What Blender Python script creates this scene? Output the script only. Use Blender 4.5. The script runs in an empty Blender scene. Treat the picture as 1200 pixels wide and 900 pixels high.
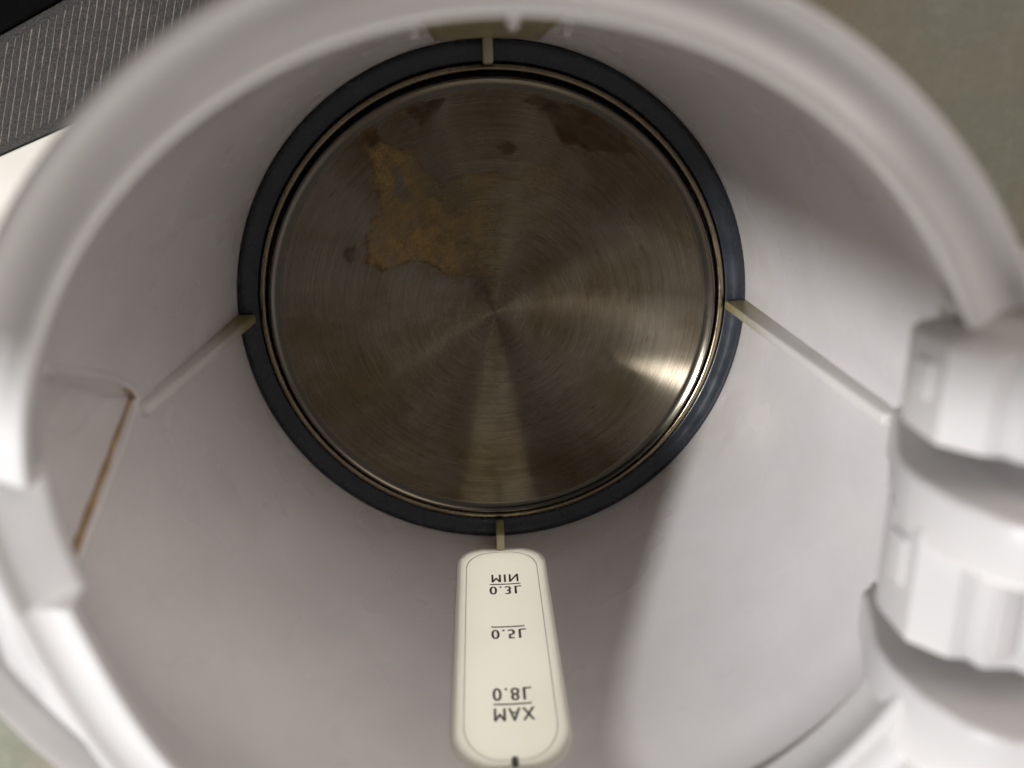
import bpy, bmesh, math, random
import numpy as np
from mathutils import Matrix, Vector, noise

S = 0.0613                      # metres per kettle radius: every length below is in kettle radii
rad = math.radians
rng = random.Random(7)
scene = bpy.context.scene

# ------------------------------------------------------------------ camera
cam_data = bpy.data.cameras.new('camera')
cam = bpy.data.objects.new('camera', cam_data)
scene.collection.objects.link(cam)
ROT = ((0.998927, 0.03252, -0.032968), (-0.02026, 0.947087, 0.320337), (0.041641, -0.319326, 0.94673))
LOC = Vector((-0.04895, 0.78404, 3.23613))
cam.matrix_world = Matrix.Translation(LOC * S) @ Matrix(ROT).to_4x4()
cam_data.sensor_width = 36.0
cam_data.lens = 980.2 / 1200 * 36
cam_data.clip_start = 0.005
cam_data.clip_end = 50
cam_data.dof.use_dof = True
cam_data.dof.focus_distance = 3.30 * S
cam_data.dof.aperture_fstop = 10.5
scene.camera = cam

# ------------------------------------------------------------------ world and lamp
world = bpy.data.worlds.new('World')
scene.world = world
world.use_nodes = True
wb = world.node_tree.nodes['Background']
wb.inputs['Color'].default_value = (1.0, 0.93, 0.905, 1)
wb.inputs['Strength'].default_value = 0.20

AZ, EL = rad(178), rad(48.6)
ldir = Vector((math.cos(AZ) * math.cos(EL), math.sin(AZ) * math.cos(EL), math.sin(EL)))
ld = bpy.data.lights.new('room_lamp', 'AREA')
ld.shape = 'DISK'
ld.size = 0.085
ld.energy = 10.5
ld.color = (0.975, 0.985, 1.0)
lamp = bpy.data.objects.new('room_lamp', ld)
scene.collection.objects.link(lamp)
lamp.location = Vector((0.2, -0.1, 1.0)) * S + ldir * 1.0
lamp.rotation_euler = ldir.to_track_quat('Z', 'Y').to_euler()

# daylight from the room behind the photographer's side: soft, low, it comes through the water window
wl = bpy.data.lights.new('room_window', 'AREA')
wl.shape = 'RECTANGLE'
wl.size, wl.size_y = 0.7, 0.4
wl.energy = 9.5
wl.color = (1.0, 0.97, 0.92)
room_window = bpy.data.objects.new('room_window', wl)
scene.collection.objects.link(room_window)
wdir = Vector((-0.15, -math.cos(rad(9)), math.sin(rad(9)))).normalized()
room_window.location = Vector((0, -1, .8)) * S + wdir * 0.9
room_window.rotation_euler = wdir.to_track_quat('Z', 'Y').to_euler()

# added fill lamp, wide and weak: it brightens the wall on the lower left
fl = bpy.data.lights.new('added_fill', 'AREA')
fl.shape = 'RECTANGLE'
fl.size, fl.size_y = 0.8, 0.6
fl.energy = 4.2
fl.color = (1.0, 0.91, 0.85)
fill_lamp = bpy.data.objects.new('added_fill', fl)
scene.collection.objects.link(fill_lamp)
fdir = Vector((math.cos(rad(52)) * math.cos(rad(33)), math.sin(rad(52)) * math.cos(rad(33)), math.sin(rad(33))))
fill_lamp.location = Vector((0, 0, 1.5)) * S + fdir * 1.0
fill_lamp.rotation_euler = fdir.to_track_quat('Z', 'Y').to_euler()

scene.view_settings.view_transform = 'Standard'
scene.view_settings.look = 'None'
scene.view_settings.exposure = 0
scene.view_settings.gamma = 1
scene.view_settings.use_curve_mapping = False
scene.render.engine = 'CYCLES'
scene.cycles.use_denoising = True
scene.cycles.max_bounces = 14
scene.cycles.diffuse_bounces = 10
scene.cycles.glossy_bounces = 8


# ------------------------------------------------------------------ materials
def new_mat(name):
    m = bpy.data.materials.new(name)
    m.use_nodes = True
    nt = m.node_tree
    return m, nt, nt.nodes['Principled BSDF'], nt.nodes['Material Output']


def nd(nt, typ, **kw):
    n = nt.nodes.new(typ)
    for k, v in kw.items():
        setattr(n, k, v)
    return n


def noise_node(nt, scale, detail=4, rough=0.5, coord='Object', vec=None, dist=0.0):
    if vec is None:
        tc = nd(nt, 'ShaderNodeTexCoord')
        vec = tc.outputs[coord]
    n = nd(nt, 'ShaderNodeTexNoise')
    n.inputs['Scale'].default_value = scale
    n.inputs['Detail'].default_value = detail
    n.inputs['Roughness'].default_value = rough
    n.inputs['Distortion'].default_value = dist
    nt.links.new(vec, n.inputs['Vector'])
    return n


def ramp(nt, fac, stops):
    r = nd(nt, 'ShaderNodeValToRGB')
    el = r.color_ramp.elements
    while len(el) < len(stops):
        el.new(0.5)
    for e, (p, c) in zip(el, stops):
        e.position = p
        e.color = (c[0], c[1], c[2], 1)
    nt.links.new(fac, r.inputs['Fac'])
    return r


def mixc(nt, fac, a, b):
    m = nd(nt, 'ShaderNodeMix', data_type='RGBA')
    if isinstance(fac, (int, float)):
        m.inputs[0].default_value = fac
    else:
        nt.links.new(fac, m.inputs[0])
    for sock, v in ((m.inputs[6], a), (m.inputs[7], b)):
        if isinstance(v, tuple):
            sock.default_value = (*v, 1)
        else:
            nt.links.new(v, sock)
    return m.outputs[2]


def math_node(nt, op, a, b=None, clamp=False):
    m = nd(nt, 'ShaderNodeMath', operation=op, use_clamp=clamp)
    for sock, v in zip(m.inputs, (a, b)):
        if v is None:
            continue
        if isinstance(v, (int, float)):
            sock.default_value = v
        else:
            nt.links.new(v, sock)
    return m.outputs[0]


def maprange(nt, val, a, b, c, d):
    m = nd(nt, 'ShaderNodeMapRange')
    nt.links.new(val, m.inputs[0])
    for i, v in enumerate((a, b, c, d)):
        m.inputs[i + 1].default_value = v
    return m.outputs[0]


def plastic(name, base, rough=0.3, yellow=False, var=0.04, film=False):
    m, nt, b, out = new_mat(name)
    n1 = noise_node(nt, 45, 5, 0.6)
    dark = tuple(c * (1 - var * 2.2) for c in base)
    col = ramp(nt, n1.outputs['Fac'], [(0.3, dark), (0.65, base)]).outputs['Color']
    if yellow:
        # tea-coloured residue that has crept up from the base
        geo = nd(nt, 'ShaderNodeNewGeometry')
        sep = nd(nt, 'ShaderNodeSeparateXYZ')
        nt.links.new(geo.outputs['Position'], sep.inputs[0])
        n2 = noise_node(nt, 160, 3)
        h = math_node(nt, 'ADD', sep.outputs['Z'], math_node(nt, 'MULTIPLY', n2.outputs['Fac'], 0.012))
        f = maprange(nt, h, 0.012, 0.038, 1.0, 0.0)
        col = mixc(nt, f, col, (0.33, 0.285, 0.13))
    if film:
        # thin tea film clinging to the foot of the wall in uneven tongues
        geo = nd(nt, 'ShaderNodeNewGeometry')
        sep = nd(nt, 'ShaderNodeSeparateXYZ')
        nt.links.new(geo.outputs['Position'], sep.inputs[0])
        n5 = noise_node(nt, 55, 5, 0.6, dist=0.4)
        h = math_node(nt, 'SUBTRACT', sep.outputs['Z'], maprange(nt, n5.outputs['Fac'], 0.3, 0.7, -0.012, 0.022))
        col = mixc(nt, maprange(nt, h, -0.010, 0.012, 0.30, 0.0), col, (0.50, 0.40, 0.29))
        n6 = noise_node(nt, 17, 4, 0.6, dist=0.8)
        col = mixc(nt, maprange(nt, n6.outputs['Fac'], 0.52, 0.72, 0.0, 0.09), col, (0.58, 0.47, 0.38))
    nt.links.new(col, b.inputs['Base Color'])
    n3 = noise_node(nt, 40, 2, 0.5)
    nt.links.new(maprange(nt, n3.outputs['Fac'], 0.3, 0.7, rough - 0.02, rough + 0.05), b.inputs['Roughness'])
    b.inputs['IOR'].default_value = 1.49
    return m


M_WALL = plastic('white_plastic_wall', (0.768, 0.738, 0.735), 0.26, film=True)
M_RIM = plastic('white_plastic_rim', (0.74, 0.725, 0.715), 0.24)
M_RIB = plastic('stained_plastic_rib', (0.76, 0.735, 0.70), 0.35, yellow=True)
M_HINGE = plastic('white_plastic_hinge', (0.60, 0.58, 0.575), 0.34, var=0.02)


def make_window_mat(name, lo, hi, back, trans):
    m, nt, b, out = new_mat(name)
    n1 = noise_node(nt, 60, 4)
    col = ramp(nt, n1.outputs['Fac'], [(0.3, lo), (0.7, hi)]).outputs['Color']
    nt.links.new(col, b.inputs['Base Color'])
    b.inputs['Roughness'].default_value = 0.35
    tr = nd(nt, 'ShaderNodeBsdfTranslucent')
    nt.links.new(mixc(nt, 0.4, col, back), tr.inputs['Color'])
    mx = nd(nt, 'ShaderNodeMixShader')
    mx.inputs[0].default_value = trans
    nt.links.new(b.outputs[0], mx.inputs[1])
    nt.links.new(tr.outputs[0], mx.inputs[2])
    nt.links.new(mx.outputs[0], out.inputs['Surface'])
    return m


M_WINDOW = make_window_mat('translucent_window', (0.82, 0.81, 0.745), (0.87, 0.86, 0.81), (0.95, 0.94, 0.90), 0.78)
M_WINDOW_SHADED = make_window_mat('shaded_window', (0.36, 0.32, 0.19), (0.45, 0.40, 0.26), (0.45, 0.38, 0.22), 0.35)  # darker, yellower copy of the window material: shade painted into its colour


def simple(name, base, rough=0.5, metallic=0.0, var=0.15, scale=80, coat=0.0):
    m, nt, b, out = new_mat(name)
    n1 = noise_node(nt, scale, 5, 0.6)
    lo = tuple(c * (1 - var) for c in base)
    hi = tuple(min(1, c * (1 + var)) for c in base)
    nt.links.new(ramp(nt, n1.outputs['Fac'], [(0.3, lo), (0.7, hi)]).outputs['Color'], b.inputs['Base Color'])
    b.inputs['Metallic'].default_value = metallic
    n2 = noise_node(nt, scale * 3, 4)
    nt.links.new(maprange(nt, n2.outputs['Fac'], 0.3, 0.7, max(0.03, rough - 0.07), rough + 0.07), b.inputs['Roughness'])
    b.inputs['Coat Weight'].default_value = coat
    return m


M_SEAL = simple('rubber_seal', (0.020, 0.025, 0.033), 0.26, var=0.10, scale=60)
M_BEAD = simple('brass_tinted_steel_bead', (0.30, 0.245, 0.165), 0.24, 1.0, var=0.15, scale=150)
M_GROOVE = simple('dark_groove', (0.012, 0.011, 0.010), 0.6)
M_INK = simple('grey_ink', (0.085, 0.085, 0.088), 0.6, var=0.35, scale=900)
M_HAIRLINE = simple('window_hairline', (0.42, 0.41, 0.36), 0.5)
M_RESIDUE = simple('brown_residue', (0.38, 0.25, 0.125), 0.5, var=0.3, scale=300)
M_SPECK = simple('limescale_speck', (0.85, 0.85, 0.83), 0.3, var=0.05)
M_BLACK = simple('black_plastic', (0.006, 0.006, 0.006), 0.5)
M_FELT = simple('black_felt', (0.0022, 0.002, 0.002), 0.95)
M_FELT.node_tree.nodes['Principled BSDF'].inputs['Specular IOR Level'].default_value = 0.05
M_PAPER = simple('cream_white_surface', (0.63, 0.60, 0.54), 0.55, var=0.03, scale=30)


def make_plate_mat():
    m, nt, b, out = new_mat('brushed_stainless_plate')
    tc = nd(nt, 'ShaderNodeTexCoord')
    sep = nd(nt, 'ShaderNodeSeparateXYZ')
    nt.links.new(tc.outputs['Object'], sep.inputs[0])
    x, y = sep.outputs['X'], sep.outputs['Y']
    r = math_node(nt, 'SQRT', math_node(nt, 'ADD', math_node(nt, 'MULTIPLY', x, x), math_node(nt, 'MULTIPLY', y, y)))
    a = math_node(nt, 'ARCTAN2', y, x)
    comb = nd(nt, 'ShaderNodeCombineXYZ')
    nt.links.new(math_node(nt, 'MULTIPLY', r, 4200.0), comb.inputs[0])
    nt.links.new(math_node(nt, 'MULTIPLY', a, 1.6), comb.inputs[1])
    lines = noise_node(nt, 1.0, 3, 0.6, vec=comb.outputs[0])
    comb2 = nd(nt, 'ShaderNodeCombineXYZ')
    nt.links.new(math_node(nt, 'MULTIPLY', r, 700.0), comb2.inputs[0])
    nt.links.new(math_node(nt, 'MULTIPLY', a, 2.5), comb2.inputs[1])
    lines2 = noise_node(nt, 1.0, 3, 0.6, vec=comb2.outputs[0])
    cloud = noise_node(nt, 38, 5, 0.6, dist=0.6)
    grain = noise_node(nt, 1700, 3, 0.7)

    def attr(n):
        at = nd(nt, 'ShaderNodeAttribute', attribute_name=n)
        return at.outputs['Fac']
    gold, rust = attr('gold'), attr('rust')
    steel = ramp(nt, lines.outputs['Fac'], [(0.25, (0.155, 0.134, 0.102)), (0.75, (0.30, 0.262, 0.208))]).outputs['Color']
    tint = ramp(nt, cloud.outputs['Fac'], [(0.35, (0.66, 0.575, 0.44)), (0.62, (1.04, 1.02, 0.98))]).outputs['Color']
    mul = nd(nt, 'ShaderNodeMix', data_type='RGBA', blend_type='MULTIPLY')
    mul.inputs[0].default_value = 1.0
    nt.links.new(steel, mul.inputs[6]); nt.links.new(tint, mul.inputs[7])
    gcol = ramp(nt, grain.outputs['Fac'], [(0.30, (0.13, 0.080, 0.027)), (0.55, (0.29, 0.185, 0.065)), (0.75, (0.42, 0.295, 0.125))]).outputs['Color']
    rcol = ramp(nt, grain.outputs['Fac'], [(0.3, (0.034, 0.015, 0.005)), (0.7, (0.075, 0.036, 0.012))]).outputs['Color']
    c1 = mixc(nt, math_node(nt, 'MULTIPLY', gold, 1.0), mul.outputs[2], gcol)
    c2 = mixc(nt, math_node(nt, 'MULTIPLY', rust, 0.95), c1, rcol)
    edge = attr('edge')
    c2 = mixc(nt, math_node(nt, 'MULTIPLY', edge, 0.8), c2, (0.12, 0.109, 0.090))
    nt.links.new(c2, b.inputs['Base Color'])
    soil = math_node(nt, 'MAXIMUM', math_node(nt, 'MULTIPLY', gold, 0.8), math_node(nt, 'MULTIPLY', rust, 0.7))
    nt.links.new(maprange(nt, soil, 0, 1, 1.0, 0.25), b.inputs['Metallic'])
    rg = math_node(nt, 'ADD', maprange(nt, lines2.outputs['Fac'], 0.3, 0.7, 0.295, 0.315),
                   math_node(nt, 'MULTIPLY', cloud.outputs['Fac'], 0.06))
    rg = math_node(nt, 'ADD', rg, math_node(nt, 'MULTIPLY', soil, 0.22))
    nt.links.new(math_node(nt, 'SUBTRACT', rg, math_node(nt, 'MULTIPLY', edge, 0.17)), b.inputs['Roughness'])
    b.inputs['Specular Tint'].default_value = (1, 0.95, 0.85, 1)
    nt.links.new(math_node(nt, 'SUBTRACT', maprange(nt, soil, 0, 1, 1.0, 0.45), math_node(nt, 'MULTIPLY', edge, 0.6), True), b.inputs['Anisotropic'])
    b.inputs['Anisotropic Rotation'].default_value = ANISO_ROT
    tg = nd(nt, 'ShaderNodeTangent', direction_type='RADIAL', axis='Z')
    nt.links.new(tg.outputs[0], b.inputs['Tangent'])
    bump = nd(nt, 'ShaderNodeBump')
    bump.inputs['Strength'].default_value = 0.03
    bump.inputs['Distance'].default_value = 0.0001
    nt.links.new(lines.outputs['Fac'], bump.inputs['Height'])
    nt.links.new(bump.outputs['Normal'], b.inputs['Normal'])
    # where the steel is clean the turned grooves reflect in crisp radial fans
    gl = nd(nt, 'ShaderNodeBsdfAnisotropic')
    nt.links.new(c2, gl.inputs['Color'])
    nt.links.new(maprange(nt, lines2.outputs['Fac'], 0.3, 0.7, 0.258, 0.292), gl.inputs['Roughness'])
    gl.inputs['Anisotropy'].default_value = 0.85
    gl.inputs['Rotation'].default_value = GLOSS_ROT
    nt.links.new(tg.outputs[0], gl.inputs['Tangent'])
    mx = nd(nt, 'ShaderNodeMixShader')
    dirty = math_node(nt, 'MAXIMUM', soil, edge, True)
    nt.links.new(maprange(nt, dirty, 0.12, 0.85, 0.85, 0.0), mx.inputs[0])
    nt.links.new(b.outputs[0], mx.inputs[1])
    nt.links.new(gl.outputs[0], mx.inputs[2])
    nt.links.new(mx.outputs[0], out.inputs['Surface'])
    return m


ANISO_ROT = 0.25
GLOSS_ROT = 0.0
M_PLATE = make_plate_mat()


def make_table_mat():
    m, nt, b, out = new_mat('mottled_tabletop')
    n1 = noise_node(nt, 14, 6, 0.65, dist=0.5)
    n2 = noise_node(nt, 220, 4, 0.7)
    c = ramp(nt, n1.outputs['Fac'], [(0.3, (0.25, 0.205, 0.145)), (0.5, (0.20, 0.205, 0.155)), (0.7, (0.27, 0.27, 0.21))]).outputs['Color']
    c = mixc(nt, maprange(nt, n2.outputs['Fac'], 0.45, 0.75, 0, 0.3), c, (0.32, 0.30, 0.24))
    nt.links.new(c, b.inputs['Base Color'])
    b.inputs['Roughness'].default_value = 0.6
    return m


def make_mat_mat():
    m, nt, b, out = new_mat('dark_woven_fabric')
    n2 = noise_node(nt, 1700, 4, 0.85)
    c = ramp(nt, n2.outputs['Fac'], [(0.38, (0.012, 0.011, 0.010)), (0.60, (0.050, 0.046, 0.044)), (0.74, (0.15, 0.14, 0.13))]).outputs['Color']
    nt.links.new(c, b.inputs['Base Color'])
    b.inputs['Roughness'].default_value = 0.85
    bump = nd(nt, 'ShaderNodeBump')
    bump.inputs['Strength'].default_value = 0.5
    bump.inputs['Distance'].default_value = 0.0003
    nt.links.new(n2.outputs['Fac'], bump.inputs['Height'])
    nt.links.new(bump.outputs['Normal'], b.inputs['Normal'])
    return m


def make_thread_mat():
    m, nt, b, out = new_mat('pale_thread')
    n2 = noise_node(nt, 1500, 3, 0.8)
    c = ramp(nt, n2.outputs['Fac'], [(0.30, (0.07, 0.063, 0.055)), (0.68, (0.23, 0.205, 0.18))]).outputs['Color']
    nt.links.new(c, b.inputs['Base Color'])
    b.inputs['Roughness'].default_value = 0.8
    return m


M_TABLE, M_MAT, M_THREAD = make_table_mat(), make_mat_mat(), make_thread_mat()


# ------------------------------------------------------------------ mesh helpers
def link(name, me, mat, parent=None, smooth=True):
    o = bpy.data.objects.new(name, me)
    scene.collection.objects.link(o)
    if mat:
        me.materials.append(mat)
    if parent:
        o.parent = parent
    if smooth:
        me.polygons.foreach_set('use_smooth', [True] * len(me.polygons))
    return o


def mesh_from(name, verts, faces, mat, parent=None, smooth=True):
    me = bpy.data.meshes.new(name)
    me.from_pydata([(v[0] * S, v[1] * S, v[2] * S) for v in verts], [], faces)
    bm = bmesh.new()
    bm.from_mesh(me)
    bmesh.ops.recalc_face_normals(bm, faces=bm.faces)
    bm.to_mesh(me)
    bm.free()
    return link(name, me, mat, parent, smooth)


def autosmooth(o, ang=40):
    me = o.data
    bm = bmesh.new()
    bm.from_mesh(me)
    for e in bm.edges:
        if len(e.link_faces) == 2 and e.calc_face_angle() > rad(ang):
            e.smooth = False
    bm.to_mesh(me)
    bm.free()


def cyl(r, a, z):
    return (r * math.cos(a), r * math.sin(a), z)


def ring_loft(name, azs, prof, mat, parent, closed=True, loop=False, cap=False):
    """prof(az_deg) -> [(r, z), ...]; loop closes the profile on itself."""
    V, F = [], []
    n = None
    for a in azs:
        p = prof(a)
        n = len(p)
        V += [cyl(r, rad(a), z) for r, z in p]
    m = len(azs)
    for i in range(m if closed else m - 1):
        j = (i + 1) % m
        for k in range(n if loop else n - 1):
            l = (k + 1) % n
            F.append((i * n + k, j * n + k, j * n + l, i * n + l))
    if cap and not closed:
        F.append(tuple(range(n)))
        F.append(tuple((m - 1) * n + k for k in range(n)))
    return mesh_from(name, V, F, mat, parent)


def bevel_box(name, lo, hi, mat, parent, bev=0.02, seg=3, rot=None, pivot=None):
    me = bpy.data.meshes.new(name)
    bm = bmesh.new()
    bmesh.ops.create_cube(bm, size=1)
    c = [(a + b) / 2 for a, b in zip(lo, hi)]
    d = [b - a for a, b in zip(lo, hi)]
    for v in bm.verts:
        v.co = Vector((c[0] + v.co.x * d[0], c[1] + v.co.y * d[1], c[2] + v.co.z * d[2]))
    if bev:
        bmesh.ops.bevel(bm, geom=bm.edges[:], offset=bev, segments=seg, profile=0.5, affect='EDGES')
    if rot is not None:
        bmesh.ops.rotate(bm, verts=bm.verts, cent=Vector(pivot or (0, 0, 0)), matrix=rot)
    for v in bm.verts:
        v.co *= S
    bm.to_mesh(me)
    bm.free()
    o = link(name, me, mat, parent)
    autosmooth(o, 50)
    return o


def prism_xz(name, outline, y0, y1, mat, parent, bev=0.02):
    """outline in the xz plane, extruded along y, rounded edges."""
    me = bpy.data.meshes.new(name)
    bm = bmesh.new()
    vs = [bm.verts.new((x, y0, z)) for x, z in outline]
    f = bm.faces.new(vs)
    ex = bmesh.ops.extrude_face_region(bm, geom=[f])
    bmesh.ops.translate(bm, verts=[g for g in ex['geom'] if isinstance(g, bmesh.types.BMVert)], vec=(0, y1 - y0, 0))
    bmesh.ops.recalc_face_normals(bm, faces=bm.faces)
    es = [e for e in bm.edges if len(e.link_faces) == 2 and e.calc_face_angle() > rad(60)]
    bmesh.ops.bevel(bm, geom=es, offset=bev, segments=3, profile=0.5, affect='EDGES')
    for v in bm.verts:
        v.co *= S
    bm.to_mesh(me)
    bm.free()
    o = link(name, me, mat, parent)
    autosmooth(o, 35)
    return o


def tube(name, pts, radius, mat, parent, seg=8):
    V, F = [], []
    n = len(pts)
    for i, p in enumerate(pts):
        p = Vector(p)
        t = (Vector(pts[min(i + 1, n - 1)]) - Vector(pts[max(i - 1, 0)])).normalized()
        u = t.cross(Vector((0, 0, 1)))
        u = u.normalized() if u.length > 1e-4 else Vector((1, 0, 0))
        w = t.cross(u)
        rr = radius(i / (n - 1)) if callable(radius) else radius
        for k in range(seg):
            a = 2 * math.pi * k / seg
            V.append(tuple(p + (u * math.cos(a) + w * math.sin(a)) * rr))
    for i in range(n - 1):
        for k in range(seg):
            l = (k + 1) % seg
            F.append((i * seg + k, i * seg + l, (i + 1) * seg + l, (i + 1) * seg + k))
    F.append(tuple(range(seg)))
    F.append(tuple((n - 1) * seg + k for k in range(seg)))
    return mesh_from(name, V, F, mat, parent)


def tag(o, label, cat=None, group=None, kind=None):
    if label: o['label'] = label
    if cat: o['category'] = cat
    if group: o['group'] = group
    if kind: o['kind'] = kind


def sm(t):
    t = max(0.0, min(1.0, t))
    return t * t * (3 - 2 * t)


def dang(a, b):
    return (a - b + 180) % 360 - 180


# ------------------------------------------------------------------ setting
TZ = -0.40
tb = mesh_from('tabletop', [(-30, -30, TZ), (30, -30, TZ), (30, 30, TZ), (-30, 30, TZ)], [(0, 1, 2, 3)], M_TABLE, None, False)
tag(tb, None, kind='structure')


def slab(name, poly, z0, z1, mat, parent=None, bev=0.012):
    me = bpy.data.meshes.new(name)
    bm = bmesh.new()
    vs = [bm.verts.new((x, y, z0)) for x, y in poly]
    f = bm.faces.new(vs)
    ex = bmesh.ops.extrude_face_region(bm, geom=[f])
    bmesh.ops.translate(bm, verts=[g for g in ex['geom'] if isinstance(g, bmesh.types.BMVert)], vec=(0, 0, z1 - z0))
    bmesh.ops.recalc_face_normals(bm, faces=bm.faces)
    bmesh.ops.bevel(bm, geom=bm.edges[:], offset=bev, segments=2, profile=0.5, affect='EDGES')
    for v in bm.verts:
        v.co *= S
    bm.to_mesh(me)
    bm.free()
    o = link(name, me, mat, parent)
    autosmooth(o, 40)
    return o


def line_y(x, p, q):
    return p[1] + (x - p[0]) * (q[1] - p[1]) / (q[0] - p[0])


WA, WB = (-2.004, 0.613), (-1.671, 0.739)      # edge between white sheet and striped mat
KA, KB = (-1.91, 1.059), (-1.62, 1.192)        # edge between striped mat and black box
xl, xr = -5.0, -0.95
sheet = slab('white_board', [(xl, -1.2), (-1.2, -1.2), (-1.2, line_y(-1.2, WA, WB) - .004), (xl, line_y(xl, WA, WB) - .004)], TZ + .005, TZ + .03, M_PAPER)
tag(sheet, 'cream white board lying flat beside the kettle, below the striped fabric', 'board')
mat_root = slab('striped_mat', [(xl, line_y(xl, WA, WB)), (xr, line_y(xr, WA, WB)), (xr, line_y(xr, KA, KB)), (xl, line_y(xl, KA, KB))], TZ + .005, TZ + .036, M_MAT)
tag(mat_root, 'dark grey woven mat with fine pale stripes at upper left', 'mat')
V, F = [], []
x = xl
while x < xr - 0.02:
    y0 = line_y(x, WA, WB) + 0.008
    y1 = line_y(x, KA, KB) - 0.006
    sx = 0.145                                   # the stripes lean a little
    nseg = 14
    b0 = len(V)
    for i in range(nseg + 1):
        t = i / nseg
        cx = x + sx * (t - .5) + rng.uniform(-.0012, .0012)
        y = y0 + (y1 - y0) * t
        w = 0.0024 + rng.uniform(-.0008, .0008)
        V += [(cx - w, y, TZ + .0365), (cx, y, TZ + .0405), (cx + w, y, TZ + .0365)]
    for i in range(nseg):
        k = b0 + 3 * i
        F += [(k, k + 1, k + 4, k + 3), (k + 1, k + 2, k + 5, k + 4)]
    x += 0.0345 + rng.uniform(-.001, .001)
st = mesh_from('stripe_threads', V, F, M_THREAD, mat_root)
tag(st, None, kind='stuff')
bb = slab('black_box', [(xl, line_y(xl, KA, KB) + .006), (xr, line_y(xr, KA, KB) + .006), (xr, 3.2), (xl, 3.2)], TZ + .005, TZ + .06, M_FELT, bev=.01)
tag(bb, 'black box beyond the striped mat, cut off by the upper left corner', 'box')

# ------------------------------------------------------------------ the kettle
kettle = bpy.data.objects.new('electric_kettle', None)
scene.collection.objects.link(kettle)
kettle.location = (0, 0, TZ * S)
tag(kettle, 'open white plastic electric kettle seen from above with a stained steel bottom', 'kettle')
KET_OFF = -TZ


def under(o):
    """parts are modelled in world radii; keep them there under the kettle's base."""
    return o


SP = 177.5                    # azimuth of the spout
Z_TIP = 1.045


def spout_w(z):
    if z <= Z_TIP:
        return 0.0
    return 13.2 * ((z - Z_TIP) / 0.5) ** 0.72


def wall_r(a, z):
    r = 1.0
    # slight shoulder inwards near the rim
    r -= 0.05 * sm((z - 1.45) / 0.35) ** 1.5
    w = spout_w(z)
    d = dang(a, SP)
    if w > 0 and abs(d) < w:
        c = min(3.3, w * .6)                       # the fold of the beak continues the line of the rib
        u = (d - c) / (w - c) if d > c else (c - d) / (w + c)
        r += 0.060 * sm((w - abs(d)) / 1.8) * (1 - .5 * sm((z - 1.45) / .2)) + 0.34 * (z - Z_TIP) * (1 - sm((z - 1.30) / 0.30)) * (1 - u)
    return r


def wall_top(a):
    z = 1.70
    d = dang(a, -3)
    if abs(d) < 25:
        z = 1.30 + 0.40 * (abs(d) / 25) ** 2.2
    d = abs(dang(a, SP))
    if d < 13:
        z = min(z, 1.69 + 0.01 * (d / 13) ** 3)
    return z


WIN_AZ = (-90.2, 90.0)
WIN_HALF = 10.3
WZ0, WZ1 = 0.13, 1.365


def in_win_hole(a, z):
    for w in WIN_AZ:
        d = abs(dang(a, w))
        if d < 9.5 and WZ0 + .022 < z < WZ1 - .022:
            # rounded corners
            cz = max(WZ0 + .15 - z, z - (WZ1 - .15), 0) / .128
            cu = max(d - 3.0, 0) / 6.5
            if cz == 0 or cz * cz + cu * cu < 1:
                return True
    return False


azs = []
a = 0.0
while a < 360 - 1e-6:
    azs.append(a)
    a += 0.35 if abs(dang(a, SP)) < 17 or min(abs(dang(a, w)) for w in WIN_AZ) < 12 else 1.0
NR = 150
V, F = [], []
for a in azs:
    zt = wall_top(a)
    for k in range(NR + 1):
        z = -0.03 + (zt + 0.03) * k / NR
        V.append(cyl(wall_r(a, z), rad(a), z))
m = len(azs)
n = NR + 1
for i in range(m):
    j = (i + 1) % m
    am = azs[i] + dang(azs[j], azs[i]) / 2
    for k in range(NR):
        zm = -0.03 + (wall_top(am) + 0.03) * (k + .5) / NR
        if in_win_hole(am, zm):
            continue
        F.append((i * n + k, i * n + k + 1, j * n + k + 1, j * n + k))
me = bpy.data.meshes.new('body_wall')
me.from_pydata([(v[0] * S, v[1] * S, v[2] * S) for v in V], [], F)
wall = link('body_wall', me, M_WALL, kettle)
sol = wall.modifiers.new('thickness', 'SOLIDIFY')
sol.thickness = 0.030 * S
sol.offset = -1.0
# make sure the thickness grows outwards whatever the winding
me.update()
nrm = me.polygons[5].normal
cen = me.polygons[5].center
if nrm.x * cen.x + nrm.y * cen.y > 0:
    sol.offset = 1.0

# base skirt below the wall, closes the kettle from underneath
base_prof = [(0.0, -0.10), (0.96, -0.10), (0.985, -0.06), (0.985, -0.032), (1.032, -0.032), (1.045, -0.06), (1.06, -0.30), (1.05, -0.36),
             (1.02, -0.385), (0.0, -0.385)]
base = ring_loft('base', [i * 3 for i in range(120)], lambda a: [(max(r, .001), z) for r, z in base_prof], M_WALL, kettle)
autosmooth(base, 40)

# seal ring between wall and plate
seal_prof = [(0.9985, -0.030), (0.9975, 0.012), (0.990, 0.018), (0.975, 0.017), (0.955, 0.008), (0.935, 0.000), (0.926, -0.001),
             (0.919, -0.006), (0.916, -0.020), (0.916, -0.05)]
seal = ring_loft('seal_ring', [i * 1.5 for i in range(240)], lambda a: seal_prof, M_SEAL, kettle)
seal['label'] = 'dark grey rubber ring around the steel plate'

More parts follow.
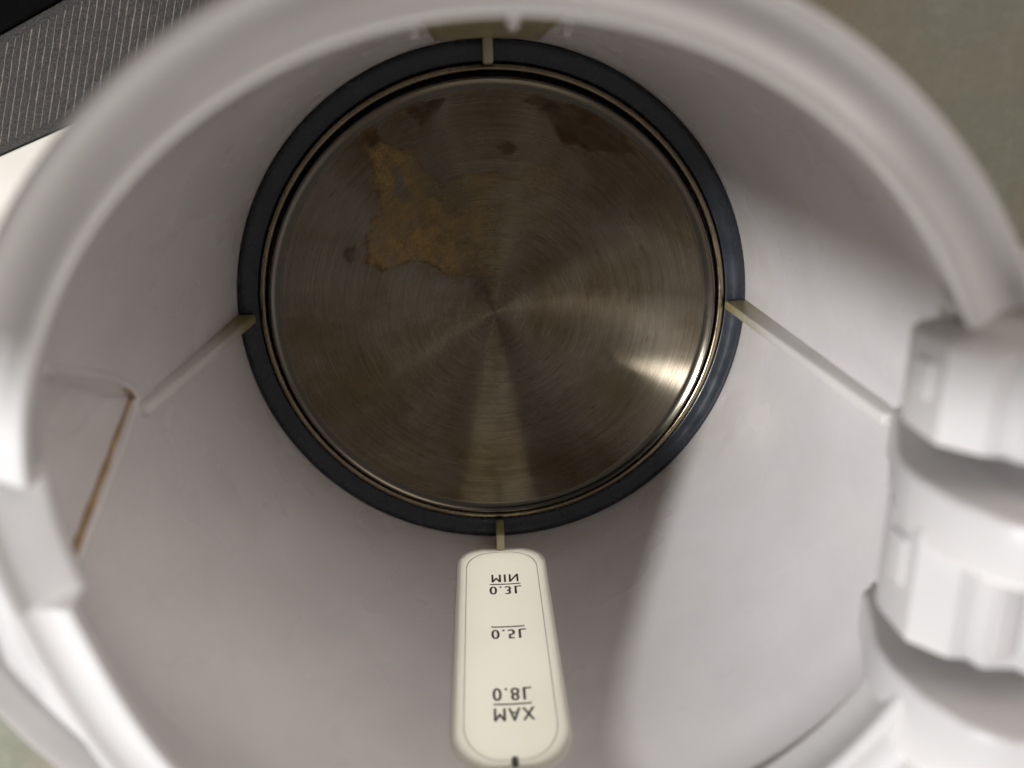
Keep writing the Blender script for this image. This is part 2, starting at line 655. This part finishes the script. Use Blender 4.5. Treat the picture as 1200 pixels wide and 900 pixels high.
# heating plate with stains as measured attributes
GOLD = [(-0.478, 0.693), (-0.416, 0.696), (-0.357, 0.64), (-0.276, 0.608), (-0.238, 0.536), (-0.177, 0.482), (-0.111, 0.527), (0.016, 0.545), (0.111, 0.522), (0.165, 0.567), (0.229, 0.556), (0.282, 0.492), (0.271, 0.429), (0.228, 0.335), (0.14, 0.294), (0.062, 0.197), (-0.039, 0.145), (-0.17, 0.154), (-0.244, 0.206), (-0.321, 0.203), (-0.41, 0.167), (-0.489, 0.202), (-0.476, 0.31), (-0.45, 0.374), (-0.4, 0.404), (-0.431, 0.478), (-0.446, 0.561), (-0.472, 0.643)]
HOLE = [(-0.378, 0.57), (-0.342, 0.558), (-0.305, 0.475), (-0.318, 0.434), (-0.353, 0.466)]
RUST = [[(-0.297, 0.773), (-0.245, 0.791), (-0.163, 0.789), (-0.185, 0.761), (-0.244, 0.717)],
        [(0.116, 0.774), (0.157, 0.788), (0.209, 0.777), (0.292, 0.78), (0.397, 0.734), (0.503, 0.661), (0.558, 0.599), (0.441, 0.592), (0.367, 0.593), (0.282, 0.651), (0.208, 0.708)],
        [(0.018, 0.622), (0.061, 0.646), (0.103, 0.63), (0.086, 0.6), (0.039, 0.593)],
        [(-0.569, 0.226), (-0.554, 0.269), (-0.527, 0.268), (-0.537, 0.214), (-0.556, 0.187)],
        [(-0.483, 0.693), (-0.405, 0.696), (-0.382, 0.666), (-0.425, 0.641), (-0.471, 0.648)]]


def sdist(P, poly):
    """signed distance (positive inside) of points to a polygon."""
    d = np.full(len(P), 9.0)
    inside = np.zeros(len(P), bool)
    n = len(poly)
    for i in range(n):
        a = np.array(poly[i]); b = np.array(poly[(i + 1) % n])
        ab = b - a
        t = np.clip(((P - a) @ ab) / (ab @ ab), 0, 1)
        d = np.minimum(d, np.hypot(*(P - a - t[:, None] * ab).T))
        c = ((a[1] > P[:, 1]) != (b[1] > P[:, 1]))
        with np.errstate(divide='ignore', invalid='ignore'):
            xx = (b[0] - a[0]) * (P[:, 1] - a[1]) / (b[1] - a[1]) + a[0]
        inside ^= c & (P[:, 0] < xx)
    return np.where(inside, d, -d)


PZ = 0.030
plate_r = [0.0015] + [0.822 * (i / 155) for i in range(1, 156)]
plate_prof = [(r, PZ + 0.006 * (1 - (r / .822) ** 2)) for r in plate_r]
LIP, ARC = rad(38), 0.062
for i in range(1, 9):                                   # the edge is drawn up into a low lip ...
    t = i / 8 * LIP
    plate_prof.append((0.822 + ARC * math.sin(t), PZ + ARC * (1 - math.cos(t))))
r_c, z_c = plate_prof[-1]
for i in range(1, 9):                                   # ... and rolled over into the groove
    t = LIP - i / 8 * (LIP + math.pi / 2)
    plate_prof.append((r_c + 0.007 * (math.sin(LIP) - math.sin(t)), z_c + 0.007 * (math.cos(t) - math.cos(LIP))))
plate_prof.append((plate_prof[-1][0] + .001, -0.06))
plate = ring_loft('heating_plate', [i * 0.9 for i in range(400)], lambda a: plate_prof, M_PLATE, kettle)
plate['label'] = 'round brushed steel plate with golden and brown stains'
co = np.empty(len(plate.data.vertices) * 3)
plate.data.vertices.foreach_get('co', co)
P2 = co.reshape(-1, 3)[:, :2] / S
wob = np.array([[noise.fractal(Vector((p[0] * 9, p[1] * 9, s)), 0.8, 2.1, 5) for s in (1.7, 9.2)] for p in P2])
fine = np.array([noise.fractal(Vector((p[0] * 34, p[1] * 34, 4.4)), 0.7, 2.1, 4) for p in P2])
big = np.array([noise.noise(Vector((p[0] * 4, p[1] * 4, 2.4))) for p in P2])
Pw = P2 + wob * 0.020


def step(d, w):
    t = np.clip(d / w + .5, 0, 1)
    return t * t * (3 - 2 * t)


gold = step(sdist(Pw, GOLD), 0.012) * (1 - step(sdist(Pw, HOLE), 0.015))
thick = np.clip(0.70 + 1.3 * np.array([noise.fractal(Vector((p[0] * 6, p[1] * 6, 7.7)), 0.8, 2.1, 4) for p in P2]), 0.35, 1.0)
arm = np.clip((-0.20 - P2[:, 0]) / 0.12, 0, 1) * np.clip((P2[:, 1] - 0.25) / 0.15, 0, 1)
thick = np.maximum(thick, arm * 0.92)          # thickest along the arm at the left
sg = sdist(Pw, GOLD)
fade = thick * (1.0 - 0.72 * np.clip((P2[:, 0] + 0.27) / 0.42, 0, 1))          # the deposit thins out towards the right
gold = gold * fade * np.clip(0.85 + 0.5 * fine, 0, 1)
rust = 0.7 * fade * np.exp(-((sg - 0.004) / 0.008) ** 2) * np.clip(0.6 + 1.2 * fine, 0, 1)          # dried outline of the deposit
for i, rp in enumerate(RUST):
    s = step(sdist(Pw + wob[:, ::-1] * .012, rp), 0.026)
    if i == 1:
        s *= 1 - 0.55 * np.clip((P2[:, 0] - 0.36) / 0.22, 0, 1)
    rust = np.maximum(rust, s * np.clip(0.8 + 0.4 * fine, 0, 1))
# faint tea tide marks elsewhere on the plate
tide = np.clip((big - 0.18) * 2.2, 0, 1) * np.clip(0.5 + fine, 0, 1) * 0.22
rust = np.maximum(rust, tide * (P2[:, 1] < 0.1))
# small dark pits
for _ in range(26):
    q = rng.uniform(0, 2 * math.pi); rr = 0.78 * math.sqrt(rng.random())
    c = np.array((rr * math.cos(q), rr * math.sin(q)))
    d = P2 - c
    t = np.array((-math.sin(q), math.cos(q)))
    al, ac = d @ t, d @ np.array((math.cos(q), math.sin(q)))
    L = rng.uniform(.004, .022)
    rust = np.maximum(rust, np.exp(-((al / L) ** 2 + (ac / .004) ** 2)) * rng.uniform(.3, .8))
edge = np.clip((np.hypot(P2[:, 0], P2[:, 1]) - 0.822) / 0.012, 0, 1)
for nm, arr in (('gold', gold), ('rust', rust), ('edge', edge)):
    at = plate.data.attributes.new(nm, 'FLOAT', 'POINT')
    at.data.foreach_set('value', arr.astype(np.float32))

groove = ring_loft('groove', [i * 2 for i in range(180)], lambda a: [(0.860, -0.050), (0.876, -0.056), (0.892, -0.05)], M_GROOVE, plate)
bead = ring_loft('rolled_bead', [i * 1.5 for i in range(240)],
                 lambda a: [(0.9010 + 0.0150 * math.cos(t), 0.002 + 0.0150 * math.sin(t)) for t in [2 * math.pi * k / 14 for k in range(14)]],
                 M_BEAD, plate, loop=True)


# ribs on the wall
def rib(az, r0, r1, z0, z1, th, taper=0.0):
    o = bevel_box('rib', (r0, -th / 2, z0), (r1, th / 2, z1), M_RIB, kettle, bev=0.006, seg=2)
    R = Matrix.Rotation(rad(az), 3, 'Z')
    for v in o.data.vertices:
        t = (v.co.z / S - z0) / (z1 - z0)
        if v.co.x / S < r0 + .02:
            v.co.x += taper * t * S
        v.co = R @ v.co
    return o


rib(180, 0.932, 1.008, 0.020, 1.035, 0.034, 0.040)
rib(0, 0.915, 1.008, 0.020, 1.300, 0.034, 0.040)
rib(-90.2, 0.915, 1.006, 0.016, 0.155, 0.034)
rib(90, 0.910, 1.006, 0.016, 0.175, 0.034)


# water windows
def win_outline(inset=0.0, n=14):
    """rounded outline in (u, z), u = arc length in radii."""
    hw = WIN_HALF * math.pi / 180 - inset
    zb, zt = WZ0 + inset, WZ1 - inset
    rb, rt = 0.135, 0.135
    pts = []
    rbx, rtx = min(hw, 0.125), min(hw, 0.11)
    for cx, cz, a0, rx, rz in ((hw - rbx, zb + rb, -90, rbx, rb), (hw - rtx, zt - rt, 0, rtx, rt),
                               (-hw + rtx, zt - rt, 90, rtx, rt), (-hw + rbx, zb + rb, 180, rbx, rb)):
        for i in range(n + 1):
            t = rad(a0 + 90 * i / n)
            pts.append((cx + rx * math.cos(t), cz + rz * math.sin(t)))
    return pts


def wmap(az, u, z, r):
    return cyl(r, rad(az) + u, z)


def water_window(az, mat):
    # layers from the outside face to the raised inner face, each an outline ring; the middle is filled with a grid fan
    layers = [(0.012, 1.022), (0.012, 1.0), (0.0, 0.9975), (0.002, 0.993), (0.006, 0.991)]
    V, F = [], []
    np_ = len(win_outline())
    for ins, r in layers:
        V += [wmap(az, u, z, r) for u, z in win_outline(ins)]
    for l in range(len(layers) - 1):
        for i in range(np_):
            j = (i + 1) % np_
            F.append((l * np_ + i, l * np_ + j, (l + 1) * np_ + j, (l + 1) * np_ + i))

    def fill(ins, r, base):
        # strips between the left and the right side of the outline
        o = win_outline(ins)
        zs = sorted(set(round(z, 5) for _, z in o))
        half = len(o) // 2
        right, left = list(range(0, half)), list(range(len(o) - 1, half - 1, -1))
        prev = None
        for a_, b_ in zip(left, right):
            row = [base + a_]
            (ul, zl), (ur, zr) = o[a_], o[b_]
            for k in range(1, 8):
                t = k / 8
                V.append(wmap(az, ul + (ur - ul) * t, zl + (zr - zl) * t, r))
                row.append(len(V) - 1)
            row.append(base + b_)
            if prev:
                for k in range(8):
                    F.append((prev[k], prev[k + 1], row[k + 1], row[k]))
            prev = row
    fill(layers[0][0], layers[0][1], 0)
    fill(layers[-1][0], layers[-1][1], (len(layers) - 1) * np_)
    o = mesh_from('water_window', V, F, mat, kettle)
    autosmooth(o, 35)
    # thin moulded line running inside the edge
    ol = win_outline(0.036)
    V, F = [], []
    for u, z in ol:
        V.append(wmap(az, u, z, 0.9903))
    for u, z in win_outline(0.0385):
        V.append(wmap(az, u, z, 0.9903))
    k = len(ol)
    for i in range(k):
        j = (i + 1) % k
        F.append((i, j, k + j, k + i))
    mesh_from('moulded_line', V, F, M_HAIRLINE, o)
    return o


def marking(win, az, text, uc, z, height, width, name='marking'):
    cu = bpy.data.curves.new('txt', 'FONT')
    cu.body = text
    cu.align_x = 'CENTER'
    cu.resolution_u = 4
    cu.space_character = 1.22
    tmp = bpy.data.objects.new('txt', cu)
    scene.collection.objects.link(tmp)
    dg = bpy.context.evaluated_depsgraph_get()
    tm = tmp.evaluated_get(dg).to_mesh()
    vs = [v.co.copy() for v in tm.vertices]
    fs = [tuple(p.vertices) for p in tm.polygons]
    tmp.evaluated_get(dg).to_mesh_clear()
    bpy.data.objects.remove(tmp)
    x0, x1 = min(v.x for v in vs), max(v.x for v in vs)
    y0, y1 = min(v.y for v in vs), max(v.y for v in vs)
    V, FF = [], []
    for k, (du, dz) in enumerate(((-.0013, 0), (.0013, .0005))):      # a heavier pen: two close layers of ink
        o = len(V)
        for v in vs:
            u = uc + du + ((v.x - x0) / (x1 - x0) - .5) * width
            zz = z + dz + (v.y - y0) / (y1 - y0) * height
            V.append(wmap(az, u, zz, 0.9897 - .0003 * k))
        FF += [tuple(i + o for i in f) for f in fs]
    return mesh_from(name, V, FF, M_INK, win, False)


def marking_line(win, az, u0, u1, z, w=0.007):
    V, F = [], []
    for i in range(9):
        u = u0 + (u1 - u0) * i / 8
        V += [wmap(az, u, z - w / 2, 0.9897), wmap(az, u, z + w / 2, 0.9897)]
    for i in range(8):
        F.append((2 * i, 2 * i + 2, 2 * i + 3, 2 * i + 1))
    mesh_from('marking_line', V, F, M_INK, win, False)


win = water_window(WIN_AZ[0], M_WINDOW)
win['label'] = 'cream translucent water level window with printed volume marks'
A = WIN_AZ[0]
marking(win, A, 'MIN', 0.010, 0.342, 0.055, 0.104)
marking_line(win, A, -0.050, 0.070, 0.412)
marking(win, A, '0.3L', 0.010, 0.427, 0.055, 0.122)
marking_line(win, A, -0.050, 0.070, 0.690)
marking(win, A, '0.5L', 0.012, 0.706, 0.054, 0.122)
marking(win, A, '0.8L', 0.010, 1.018, 0.060, 0.122)
marking_line(win, A, -0.050, 0.070, 1.094)
marking(win, A, 'MAX', 0.014, 1.112, 0.057, 0.126)
bevel_box('pin', (-0.006, -0.996, 1.325), (0.013, -0.975, 1.352), M_INK, win, bev=0.006)
win2 = water_window(WIN_AZ[1], M_WINDOW_SHADED)
win2['label'] = 'water window on the far wall, shade put into its colour'
# two moulded bosses and a clip around the far window
for uu, zz in ((-0.215, 0.75), (0.215, 0.75)):
    p = wmap(90, uu, zz, 0.985)
    bevel_box('boss', (p[0] - .014, p[1] - .012, p[2] - .02), (p[0] + .014, p[1] + .02, p[2] + .02), M_WALL, kettle, bev=.008)
bevel_box('window_clip', (0.022, 0.925, 1.28), (0.050, 0.99, 1.36), M_WALL, kettle, bev=.015)


# ------------------------------------------------------------------ rim collar
def rim_shift(a):
    d = dang(a, 196)
    return -0.052 * math.exp(-(d / 23) ** 2)


NOTCH0, NOTCH1 = 171.5, 188.0


NOTCH_PTS = {2: (.930, 1.705), 3: (.920, 1.720), 4: (.915, 1.732), 5: (.914, 1.739), 6: (.917, 1.746), 7: (.926, 1.752),
             8: (.938, 1.759), 9: (.952, 1.767), 10: (.966, 1.775), 11: (.980, 1.783), 12: (.994, 1.792), 13: (1.004, 1.800)}


def collar_prof(a, notch):
    s = rim_shift(a)
    pts = [(0.952, 1.655), (0.948, 1.70), (0.938, 1.745), (0.924, 1.776), (0.915, 1.792), (0.9125, 1.803), (0.917, 1.813),
           (0.928, 1.8165), (0.939, 1.812), (0.950, 1.806), (0.963, 1.802), (0.980, 1.800), (0.996, 1.802), (1.006, 1.807),
           (1.014, 1.813), (1.024, 1.818), (1.035, 1.814), (1.041, 1.803), (1.043, 1.785), (1.043, 1.66), (1.040, 1.61), (1.0325, 1.60),
           (1.0325, 1.66), (0.985, 1.668)]
    out = []
    for i, (r, z) in enumerate(pts):
        dr = s * sm((z - 1.60) / 0.17)
        if notch and i in NOTCH_PTS:
            r, z = NOTCH_PTS[i]
        out.append((r + dr, z))
    return out


H0, H1 = 24.5, 335.0          # collar stops on both sides of the hinge
ca, cn = [], []
a = H0
while a < H1:
    ca.append((a, NOTCH0 < a < NOTCH1))
    a += 1.0
ca.append((H1, False))
full = []
for i, (a, nt_) in enumerate(ca):
    if i and ca[i - 1][1] != nt_:
        edge = NOTCH0 if nt_ else NOTCH1
        full.append((edge - 0.25, ca[i - 1][1]))
        full.append((edge + 0.25, nt_))
    full.append((a, nt_))
V, F = [], []
for a, f in full:
    pr = collar_prof(a, f)
    V += [cyl(r, rad(a), z) for r, z in pr]
n = len(pr)
for i in range(len(full) - 1):
    for k in range(n):
        l = (k + 1) % n
        F.append((i * n + k, (i + 1) * n + k, (i + 1) * n + l, i * n + l))
F.append(tuple(range(n)))
F.append(tuple((len(full) - 1) * n + k for k in range(n)))
collar = mesh_from('rim_collar', V, F, M_RIM, kettle)
autosmooth(collar, 48)
collar['label'] = 'thick white rim with a shallow channel between two rounded edges'


# spout lip outside the collar
def lip_r(d):
    return 1.046 + 0.095 * max(0.0, 1 - abs(d) / 40) ** 0.8


def lip_z(d):
    return 1.735 + 0.03 * max(0.0, 1 - abs(d) / 40)


V, F = [], []
lo = [d * 1.0 for d in range(-39, 40)]
np_ = None
for d in lo:
    a = 195 + d
    R = lip_r(d); z = lip_z(d)
    pr = [(1.0435, z - .02), ((1.0435 + R) / 2, z - .03), (R - .03, z - .02), (R - .012, z + .012), (R, z + .022), (R + .012, z + .012),
          (R + .012, z - .06), (R - .02, z - .16), ((1.0435 + R) / 2, z - .22), (1.0435, z - .26)]
    if abs(d + 17.5) < 9:                     # the pouring slot: the trough is open here
        k = 1 - (abs(d + 17.5) / 9) ** 2
        pr[0] = (pr[0][0], pr[0][1] - .20 * k); pr[1] = (pr[1][0], pr[1][1] - .15 * k); pr[2] = (pr[2][0], pr[2][1] - .08 * k)
    V += [cyl(r, rad(a), zz) for r, zz in pr]
    np_ = len(pr)
for i in range(len(lo) - 1):
    for k in range(np_):
        l = (k + 1) % np_
        F.append((i * np_ + k, (i + 1) * np_ + k, (i + 1) * np_ + l, i * np_ + l))
F.append(tuple(range(np_)))
F.append(tuple((len(lo) - 1) * np_ + k for k in range(np_)))
spout = mesh_from('spout_lip', V, F, M_RIM, kettle)
autosmooth(spout, 50)

# moulded lip round the recess, and the brown residue lying in its lower fold
edge_pts = []
for i in range(61):
    t = i / 60
    z = 1.56 - (1.56 - Z_TIP) * (1 - abs(2 * t - 1))
    sgn = -1 if t < .5 else 1
    edge_pts.append(cyl(1.0 - 0.05 * sm((z - 1.45) / 0.35) ** 1.5 + .002, rad(SP + sgn * (spout_w(z) + .25)), z - .004))
tube('recess_lip', edge_pts, 0.011, M_WALL, wall)
pts = []
for i in range(46):
    t = i / 45
    z = Z_TIP + 0.006 + (1.60 - Z_TIP) * t
    a = SP + spout_w(z) - 0.45
    pts.append(cyl(wall_r(a, z) - 0.001, rad(a), z))
pts = [cyl(1.004, rad(SP - spout_w(Z_TIP + .045) + .4), Z_TIP + .045), cyl(1.003, rad(SP - spout_w(Z_TIP + .02) + .3), Z_TIP + .022), cyl(1.002, rad(SP), Z_TIP + .008)] + pts
tube('residue_line', pts, lambda t: 0.0055 + 0.0045 * t + .0008 * math.sin(t * 33), M_RESIDUE, wall)


# ------------------------------------------------------------------ lid hinge
def knuckle(y0, y1):
    """faceted knuckle: flat faces with a step, rounded underneath."""
    ol = [(0.803, 1.80), (0.801, 1.69)]
    for i in range(9):
        t = rad(180 + 90 * i / 8)
        ol.append((0.935 + 0.132 * math.cos(t), 1.680 + 0.10 * math.sin(t)))
    ol += [(1.14, 1.58), (1.14, 1.935), (0.985, 1.935), (0.972, 1.905), (0.905, 1.900), (0.893, 1.868), (0.858, 1.862)]
    return prism_xz('hinge_knuckle', ol, y0, y1, M_HINGE, kettle, bev=.012)


for y0, y1 in ((0.145, 0.345), (-0.295, -0.030)):
    k = knuckle(y0, y1)
    m_ = (y0 + y1) / 2
    bevel_box('raised_pad', (0.792, m_ - .02, 1.70), (0.81, y1 - .045, 1.765), M_HINGE, k, bev=.006)
    bevel_box('raised_pad', (0.905, y0 + .04, 1.895), (0.955, y1 - .03, 1.918), M_HINGE, k, bev=.006)


def bracket(y0, y1, x0, zb):
    ol = []
    for i in range(9):                                  # rounded nose at the bottom inner corner
        t = rad(180 + 90 * i / 8)
        ol.append((x0 + .06 + 0.06 * math.cos(t), zb + .06 + 0.06 * math.sin(t)))
    ol += [(1.14, zb), (1.16, 2.02), (0.93, 2.00), (0.865, 1.945), (0.82, 1.86), (0.800, 1.76), (0.806, 1.68), (0.835, 1.60)]
    return prism_xz('hinge_bracket', ol, y0, y1, M_HINGE, kettle, bev=.014)


bracket(-0.070, 0.060, 0.93, 1.34)
bracket(-0.560, -0.385, 0.865, 1.44)
bevel_box('hinge_housing', (1.085, -0.66, 1.18), (1.22, 0.44, 1.74), M_HINGE, kettle, bev=.02)
bevel_box('handle_shoulder', (1.005, -0.98, 1.36), (1.62, -0.50, 1.785), M_HINGE, kettle, bev=.05)
for y0, y1 in ((0.125, 0.335), (-0.325, -0.065)):
    bevel_box('lid_arm', (1.00, y0, 1.80), (1.42, y1, 1.895), M_HINGE, kettle, bev=.03)

# ------------------------------------------------------------------ the phone that takes the picture, itself out of view: it shades the upper rim
phone = bpy.data.objects.new('smartphone', None)
scene.collection.objects.link(phone)
phone.matrix_world = cam.matrix_world.copy()
tag(phone, 'black smartphone held above the kettle, out of view behind the camera', 'phone')
bevel_box('phone_body', (-2.35, -0.57, 0.03), (0.25, 0.63, 0.165), M_BLACK, phone, bev=.06, seg=4)

# limescale specks and droplets on the wall and rim of the ring
V, F = [], []
for i in range(45):
    a = rng.uniform(0, 360); z = rng.uniform(.03, 1.3) ** 1.0
    if any(abs(dang(a, w)) < 13 for w in WIN_AZ) or abs(dang(a, SP)) < 14:
        continue
    c = Vector(cyl(0.999, rad(a), z))
    nrm = Vector((-math.cos(rad(a)), -math.sin(rad(a)), 0)); tg = Vector((-nrm.y, nrm.x, 0)); up = Vector((0, 0, 1))
    s = rng.choice((.0015, .002, .003, .0045))
    b0 = len(V)
    V.append(tuple(c + nrm * s * .6))
    for k in range(8):
        t = 2 * math.pi * k / 8
        V.append(tuple(c + (tg * math.cos(t) + up * math.sin(t) * rng.uniform(.8, 1.5)) * s))
    for k in range(8):
        F.append((b0, b0 + 1 + k, b0 + 1 + (k + 1) % 8))
sp = mesh_from('limescale_specks', V, F, M_SPECK, wall)
tag(sp, None, kind='stuff')

# the empty sits at the kettle's foot: shift the parts so that they stay where they were modelled
for o in kettle.children:
    o.matrix_parent_inverse = Matrix.Translation((0, 0, -TZ * S))
